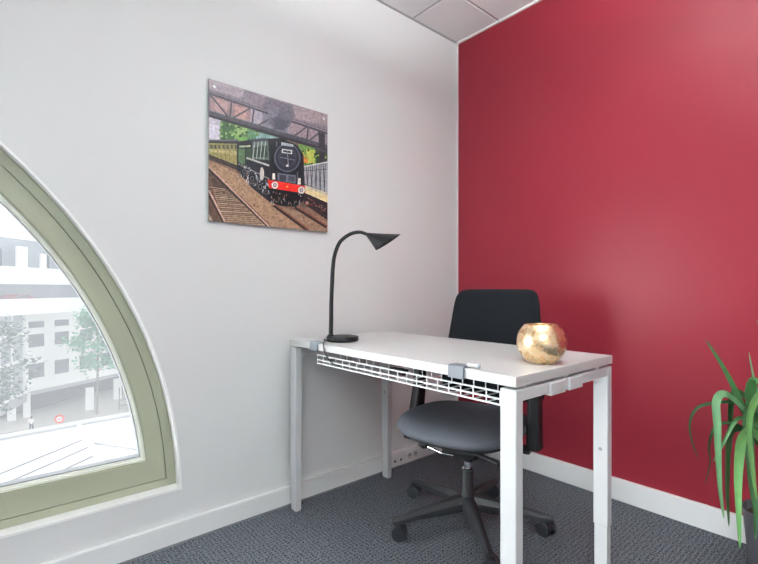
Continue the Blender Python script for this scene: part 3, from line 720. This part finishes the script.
# neighbouring white metal roof just below the window
rf = empty('metal_roof', 'white standing seam metal roof just below the lunette window', 'roof', (-1.15, 3.5, -1.2))
def roofz(x, y): return -.02-.0*abs(x)
vs = [(-9, -3.1, 0), (-.0, -3.1, 0), (6, -3.1, 0), (6, 3.55, .0), (0, 3.22, .0), (-9, 2.3, .0)]
mb = MB(); mb.add([(x, y, z) for x, y, z in vs]+[(x, y, z-.25) for x, y, z in vs], [(0, 1, 4, 5), (1, 2, 3, 4), (6, 11, 10, 7), (7, 10, 9, 8), (0, 5, 11, 6), (5, 4, 10, 11), (4, 3, 9, 10), (3, 2, 8, 9), (2, 1, 7, 8), (1, 0, 6, 7)])
mb.build('roof_sheet', 'zinc', rf)
MB().box(-.035, -3.1, 0, .035, 3.15, .03).build('ridge_cap', 'zinc', rf, bevel=.008)
for k in range(13):
    y = 2.35-k*.42; n_ = 'roof_seam'
    if y < -2.6: break
    MB().tube([(-.05, y, .004), (-.05-1.3, y-1.3*.86, .004)] if y-1.12 > -3 else [(-.05, y, .004), (-.4, y-.3, .004)], .010, 6).build(n_, 'seam', rf)
    if k % 2 == 0: MB().tube([(.05, y-.3, .004), (.05+.75, y-.3-1.25, .004)] if y-1.5 > -3 else [(.05, y-.3, .004), (.2, y-.5, .004)], .011, 6).build(n_, 'seam', rf)
ef = MB(); ef.tube([(-9, 2.3, .03), (0, 3.22, .03), (6, 3.55, .03)], .04, 8); ef.build('gutter_edge', 'zinc', rf)

# office building across the street; polyline footprint
bd = empty('terraced_building', 'white terraced building with long horizontal bands across the street', 'building', (0, 70, GZ))
def BP(x, y, z): return (x, y-70, z-GZ)
def wallseg(a, b, z0, z1, name, m, off=0., th=.3, par=bd, bev=0):
    a = Vector((a[0], a[1], 0)); b = Vector((b[0], b[1], 0)); d = (b-a).normalized(); n_ = Vector((-d.y, d.x, 0))
    p = [a-n_*off, b-n_*off, b-n_*off+n_*th, a-n_*off+n_*th]
    mb = MB(); mb.add([BP(v.x, v.y, z0) for v in p]+[BP(v.x, v.y, z1) for v in p], [(3, 2, 1, 0), (4, 5, 6, 7), (0, 1, 5, 4), (1, 2, 6, 5), (2, 3, 7, 6), (3, 0, 4, 7)])
    return mb.build(name, m, par)
def lerp2(a, b, t): return (a[0]+(b[0]-a[0])*t, a[1]+(b[1]-a[1])*t)
U0, U1 = (-13, 50.2), (22, 86.6)
for z0, z1 in ((-2.0, -.15), (1.55, 3.5), (6.9, 9.2)):
    wallseg(U0, U1, z0, z1, 'terrace_band', 'facade', 0, .35)
for z0 in (-1.2, 2.4): wallseg(U0, U1, z0, z0+.2, 'terrace_floor', 'facade', -.36, 9)
wallseg(U0, U1, -.98, 1.6, 'glazed_strip', 'strip', -4.5, .2)
wallseg(U0, U1, 2.7, 7.0, 'glazed_strip', 'strip', -2.5, .2)
for k in range(14):
    t = .05+k*.068; a = lerp2(U0, U1, t); b_ = lerp2(U0, U1, t+(.03 if k % 2 else .018))
    wallseg(a, b_, 3.5, 5.4+(k % 3)*.3, 'white_panel', 'facade', -1.2, .2)
    wallseg(lerp2(U0, U1, t+.035), lerp2(U0, U1, t+.055), 3.5, 5.6, 'dark_window', 'dwin', -2.4, .1)
wallseg(U0, U1, 9.2, 9.4, 'top_slab', 'facade', 0, 12)
# lower facade to the right of the corner
K0, K1 = (1.1, 68.6), (13.5, 76.4)
wallseg(K0, K1, -11.8, -2.0, 'lower_facade', 'facade', -.3, .3)
def along(a, b, s): 
    L_ = math.hypot(b[0]-a[0], b[1]-a[1]); return (a[0]+(b[0]-a[0])*s/L_, a[1]+(b[1]-a[1])*s/L_)
for row, (z0, z1) in enumerate(((-6.3, -4.7), (-10.2, -8.4), (-3.9, -3.1))):
    for s0 in (.1, 3.4, 6.9, 10.2):
        wallseg(along(K0, K1, s0), along(K0, K1, s0+1.9), z0, z1, 'window', 'dwin', -.25, .1)
# left of the corner: glazed bay and side facade
J0 = (-7.2, 48.2)
wallseg(J0, K0, -11.8, -2.0, 'bay_glazing', 'strip', -.4, .2)
for s0 in (0, 3, 6, 9, 12, 15, 18, 21.2): wallseg(along(J0, K0, s0), along(J0, K0, s0+.22), -11.8, -2.0, 'bay_mullion', 'facade', -.25, .2)
for zz in (-4.6, -7.8, -11.9): wallseg(J0, K0, zz, zz+.3, 'bay_transom', 'facade', -.22, .2)
wallseg(along(K0, J0, .75), along(K0, J0, .0), -11.8, -2.0, 'corner_pier', 'facade', -.1, .7)
# soffit and ground floor behind columns
wallseg(K0, (24, 83), -12.3, -11.8, 'soffit_beam', 'shade', -.3, 9)
wallseg(J0, K0, -12.9, -11.8, 'soffit_beam', 'shade', -.2, .5)
wallseg((-9, 62), (6, 73), GZ, -11.8, 'shop_front', 'shop', -2.2, .2)
wallseg((5, 73.2), (24, 86), GZ, -11.8, 'shop_front', 'shop', -2.2, .2)
for x, y, r in ((-.62, 68.2, .42), (.85, 68.8, .36), (7.3, 67.8, .45), (11.3, 72.2, .5), (15.6, 76.0, .5), (-4.2, 58.5, .42)):
    mb = MB().box(x-r, y-70-r*.7, 0, x+r, y-70+r*.7, 3.0); mb.build('column', 'facade', bd)
struct(MB().box(-30, 62.5, GZ, 60, 90, GZ+.12).build('pavement_ground', 'pave'))

def tree(name, label, loc, hgt, rad, crown0, mt, seed, n, lf):
    e = empty(name, label, 'tree', loc); rn = random.Random(seed)
    tr_ = MB(); tr_.tube([(0, 0, 0), (.05, .05, hgt*.25), (.12, -.05, hgt*.55), (.05, .1, hgt*.85)], [.16, .13, .10, .04], 8)
    for k in range(9):
        a = rn.uniform(0, 2*PI); z0 = rn.uniform(crown0, hgt*.75)
        tr_.tube([(.08, 0, z0), (math.cos(a)*rad*.4, math.sin(a)*rad*.4, z0+rad*.35), (math.cos(a)*rad*.75, math.sin(a)*rad*.75, z0+rad*.55)], [.06, .04, .015], 5)
    tr_.build('trunk', 'bark', e, smooth=True)
    f_ = MB(); cl = []
    for k in range(26):
        a = rn.uniform(0, 2*PI); zz = rn.uniform(0, 1); rr = rad*math.sqrt(max(.05, 1-(2*zz-1)**2))*rn.uniform(.2, .9)
        cl.append(Vector((math.cos(a)*rr, math.sin(a)*rr, crown0+(hgt-crown0)*zz)))
    for k in range(n):
        c = rn.choice(cl)+Vector((rn.gauss(0, 1), rn.gauss(0, 1), rn.gauss(0, .7)))*rad*.22
        a, b_ = Vector((rn.uniform(-1, 1), rn.uniform(-1, 1), rn.uniform(-.5, .5))).normalized()*lf, Vector((rn.uniform(-1, 1), rn.uniform(-1, 1), rn.uniform(-.6, .6))).normalized()*lf*.6
        f_.add([c-a, c+b_, c+a, c-b_], [(0, 1, 2, 3)])
    o_ = f_.build('foliage', mt, e, fix=False); return e
tree('street_tree', 'light green young street tree in front of the white columns', (7.7, 65.0, GZ), 13.0, 2.9, 5.0, 'fol1', 2, 3000, .26)
tree('street_tree', 'dark dense street tree at the left of the window view', (-2.6, 58.5, GZ), 12.6, 3.3, 3.4, 'fol0', 3, 2000, .26)
tree('street_tree', 'pale green tree behind the railing at the right of the window view', (13.6, 68.5, GZ), 11.5, 2.2, 6.5, 'fol1', 6, 1300, .26)

# person on the pavement
pr = empty('person', 'person in a white top and dark trousers standing on the pavement below', 'person', (.95, 61.6, GZ))
def figure(edges, rad, name, m, par):
    me = bpy.data.meshes.new(name); names = list(edges[0]); V_ = [edges[0][k_] for k_ in names]; E_ = [(names.index(a), names.index(b)) for a, b in edges[1]]
    me.from_pydata(V_, E_, []); o = bpy.data.objects.new(name, me); col.objects.link(o); me.materials.append(M[m])
    sk = o.modifiers.new('skin', 'SKIN'); sk.use_smooth_shade = True
    for i, k_ in enumerate(names):
        me.skin_vertices[0].data[i].radius = (rad[k_][0], rad[k_][1]) if isinstance(rad[k_], tuple) else (rad[k_], rad[k_])
    me.skin_vertices[0].data[0].use_root = True
    s_ = o.modifiers.new('sub', 'SUBSURF'); s_.levels = s_.render_levels = 2; o.parent = par; return o
J = {'pel': (0, 0, .93), 'wst': (0, 0, 1.08), 'chs': (0, 0, 1.32), 'nck': (0, .0, 1.48), 'hed': (.01, .0, 1.60), 'crn': (.01, 0, 1.69), 'shl': (.17, 0, 1.40), 'ell': (.26, .03, 1.14), 'hal': (.20, -.14, .98), 'shr': (-.17, 0, 1.40), 'elr': (-.28, .02, 1.16), 'har': (-.34, -.06, .92),
     'hpl': (.09, 0, .88), 'knl': (.12, -.04, .49), 'anl': (.13, .02, .08), 'tol': (.13, -.14, .04), 'hpr': (-.09, 0, .88), 'knr': (-.10, 0, .49), 'anr': (-.12, .06, .08), 'tor': (-.14, -.10, .04)}
E_ = [('pel', 'wst'), ('wst', 'chs'), ('chs', 'nck'), ('nck', 'hed'), ('hed', 'crn'), ('chs', 'shl'), ('shl', 'ell'), ('ell', 'hal'), ('chs', 'shr'), ('shr', 'elr'), ('elr', 'har'), ('pel', 'hpl'), ('hpl', 'knl'), ('knl', 'anl'), ('anl', 'tol'), ('pel', 'hpr'), ('hpr', 'knr'), ('knr', 'anr'), ('anr', 'tor')]
Rr = dict(pel=.14, wst=.12, chs=.14, nck=.05, hed=.09, crn=.07, shl=.06, ell=.042, hal=.035, shr=.06, elr=.042, har=.035, hpl=.09, knl=.06, anl=.04, tol=.035, hpr=.09, knr=.06, anr=.04, tor=.035)
body = figure((J, E_), Rr, 'body', 'skin', pr)
sh_k = ['wst', 'pel', 'chs', 'shl', 'shr', 'ell', 'elr']
figure(({k_: J[k_] for k_ in sh_k}, [('pel', 'wst'), ('wst', 'chs'), ('chs', 'shl'), ('chs', 'shr'), ('shl', 'ell'), ('shr', 'elr')]), dict(wst=.145, pel=.16, chs=.165, shl=.085, shr=.085, ell=.06, elr=.06), 'white_top', 'shirt', pr)
figure(({k_: J[k_] for k_ in ('pel', 'hpl', 'knl', 'anl', 'hpr', 'knr', 'anr')}, [('pel', 'hpl'), ('hpl', 'knl'), ('knl', 'anl'), ('pel', 'hpr'), ('hpr', 'knr'), ('knr', 'anr')]), dict(pel=.15, hpl=.11, knl=.08, anl=.06, hpr=.11, knr=.08, anr=.06), 'trousers', 'jeans', pr)
MB().lathe([(.09, 1.60), (.115, 1.66), (.10, 1.73), (.05, 1.77), (.01, 1.775)], 16, Matrix.Translation((.01, .015, 0))).build('hair', 'hair', pr, smooth=True)

# round road-works sign
sg_ = empty('round_sign', 'orange red round sign on a short post by the pavement', 'sign', (3.45, 60.9, GZ))
MB().tube([(0, 0, 0), (0, 0, 1.6)], .04, 8).build('post', 'post', sg_)
Rs = Matrix.Translation((0, -.05, 1.15)) @ Matrix.Rotation(math.radians(-28), 4, 'Z') @ Matrix.Rotation(PI/2, 4, 'X')
MB().lathe([(.52, 0), (.52, .03)], 28, Rs).build('disc', 'signr', sg_)
MB().lathe([(.30, .03), (.30, .04)], 24, Rs).build('disc_centre', 'signw', sg_)
MB().box(-.2, -.01, -.05, .2, .01, .05, Rs @ Matrix.Translation((0, 0, .047)) @ Matrix.Rotation(PI/2, 4, 'X')).build('bar', 'signr', sg_)
# street railing at right
rl = empty('street_railing', 'dark metal railing along the pavement at the right of the view', 'railing', (10.3, 65.4, GZ))
for k in range(5): MB().tube([(k*1.5, k*.25, 0), (k*1.5, k*.25, 3.0 if k in (0, 2) else 1.4)], .06, 6).build('post', 'post', rl)
for zz in (.6, 1.3): MB().tube([(0, 0, zz), (6, 1.0, zz)], .04, 6).build('rail', 'post', rl)
# cars parked on the open deck
def car(x, y, rz, m, label):
    e = empty('car', label, 'car', (x, y, -1.0), rz)
    pr_ = [(-2.1, .35), (-2.1, .75), (-1.4, .88), (-.8, 1.38), (.7, 1.42), (1.35, .95), (2.05, .85), (2.15, .4), (1.9, .28), (-1.9, .28)]
    MB().loft([[(a, yy, z) for a, z in pr_] for yy in (-.85, .85)]).build('body', m, e, bevel=.06)
    MB().loft([[(a, yy, z) for a, z in ((-1.2, .92), (-.75, 1.30), (.62, 1.33), (1.1, .95))] for yy in (-.87, .87)]).build('side_window', 'dwin', e)
    for a in (-1.3, 1.35):
        for yy in (-.8, .8): MB().lathe([(.32, -.1), (.32, .1)], 20, Matrix.Translation((a, yy, .32)) @ Matrix.Rotation(PI/2, 4, 'X')).build('wheel', 'post', e)
ang = math.atan2(U1[1]-U0[1], U1[0]-U0[0])
def deck(t, off):
    x, y = lerp2(U0, U1, t); return x-math.sin(ang)*off, y+math.cos(ang)*off
for t, m, lab in ((.415, 'carr', 'red car parked on the open deck of the terraced building'), (.315, 'carw', 'white car parked on the open deck of the terraced building')):
    x, y = deck(t, 2.4); car(x, y, ang, m, lab)

# ---------------------------------------------------------------- light: overcast sky, lamps in the ceiling
wd_ = bpy.data.worlds.new('sky'); sc.world = wd_; wd_.use_nodes = True; nt = wd_.node_tree
bg = nt.nodes['Background']; bg.inputs['Strength'].default_value = 1
# hazy overcast sky, low glow added out of view to light the red wall
tcw = nt.nodes.new('ShaderNodeTexCoord'); dt = nt.nodes.new('ShaderNodeVectorMath'); dt.operation = 'DOT_PRODUCT'
nt.links.new(tcw.outputs['Generated'], dt.inputs[0]); dt.inputs[1].default_value = Vector(GLOWDIR).normalized()
mxx = nt.nodes.new('ShaderNodeMath'); mxx.operation = 'MAXIMUM'; mxx.inputs[1].default_value = 0; nt.links.new(dt.outputs['Value'], mxx.inputs[0])
pww = nt.nodes.new('ShaderNodeMath'); pww.operation = 'POWER'; pww.inputs[1].default_value = GLOWPOW; nt.links.new(mxx.outputs[0], pww.inputs[0])
mad = nt.nodes.new('ShaderNodeMath'); mad.operation = 'MULTIPLY_ADD'; mad.inputs[1].default_value = GLOW; mad.inputs[2].default_value = SKY; nt.links.new(pww.outputs[0], mad.inputs[0])
sv = nt.nodes.new('ShaderNodeVectorMath'); sv.operation = 'SCALE'; sv.inputs[0].default_value = SKYCOL; nt.links.new(mad.outputs[0], sv.inputs['Scale'])
nt.links.new(sv.outputs['Vector'], bg.inputs['Color'])
wd_.cycles.sampling_method = 'MANUAL'; wd_.cycles.sample_map_resolution = 1024

# ---------------------------------------------------------------- camera
cam = bpy.data.cameras.new('camera'); co = bpy.data.objects.new('camera', cam); col.objects.link(co); sc.camera = co
cam.sensor_width = 36; cam.lens = 36*449.34/758; cam.shift_y = .00948; cam.clip_start = .02; cam.clip_end = 400
co.location = (-2.1589, -1.7888, .9564); co.rotation_euler = (PI/2, 0, TH-PI/2)
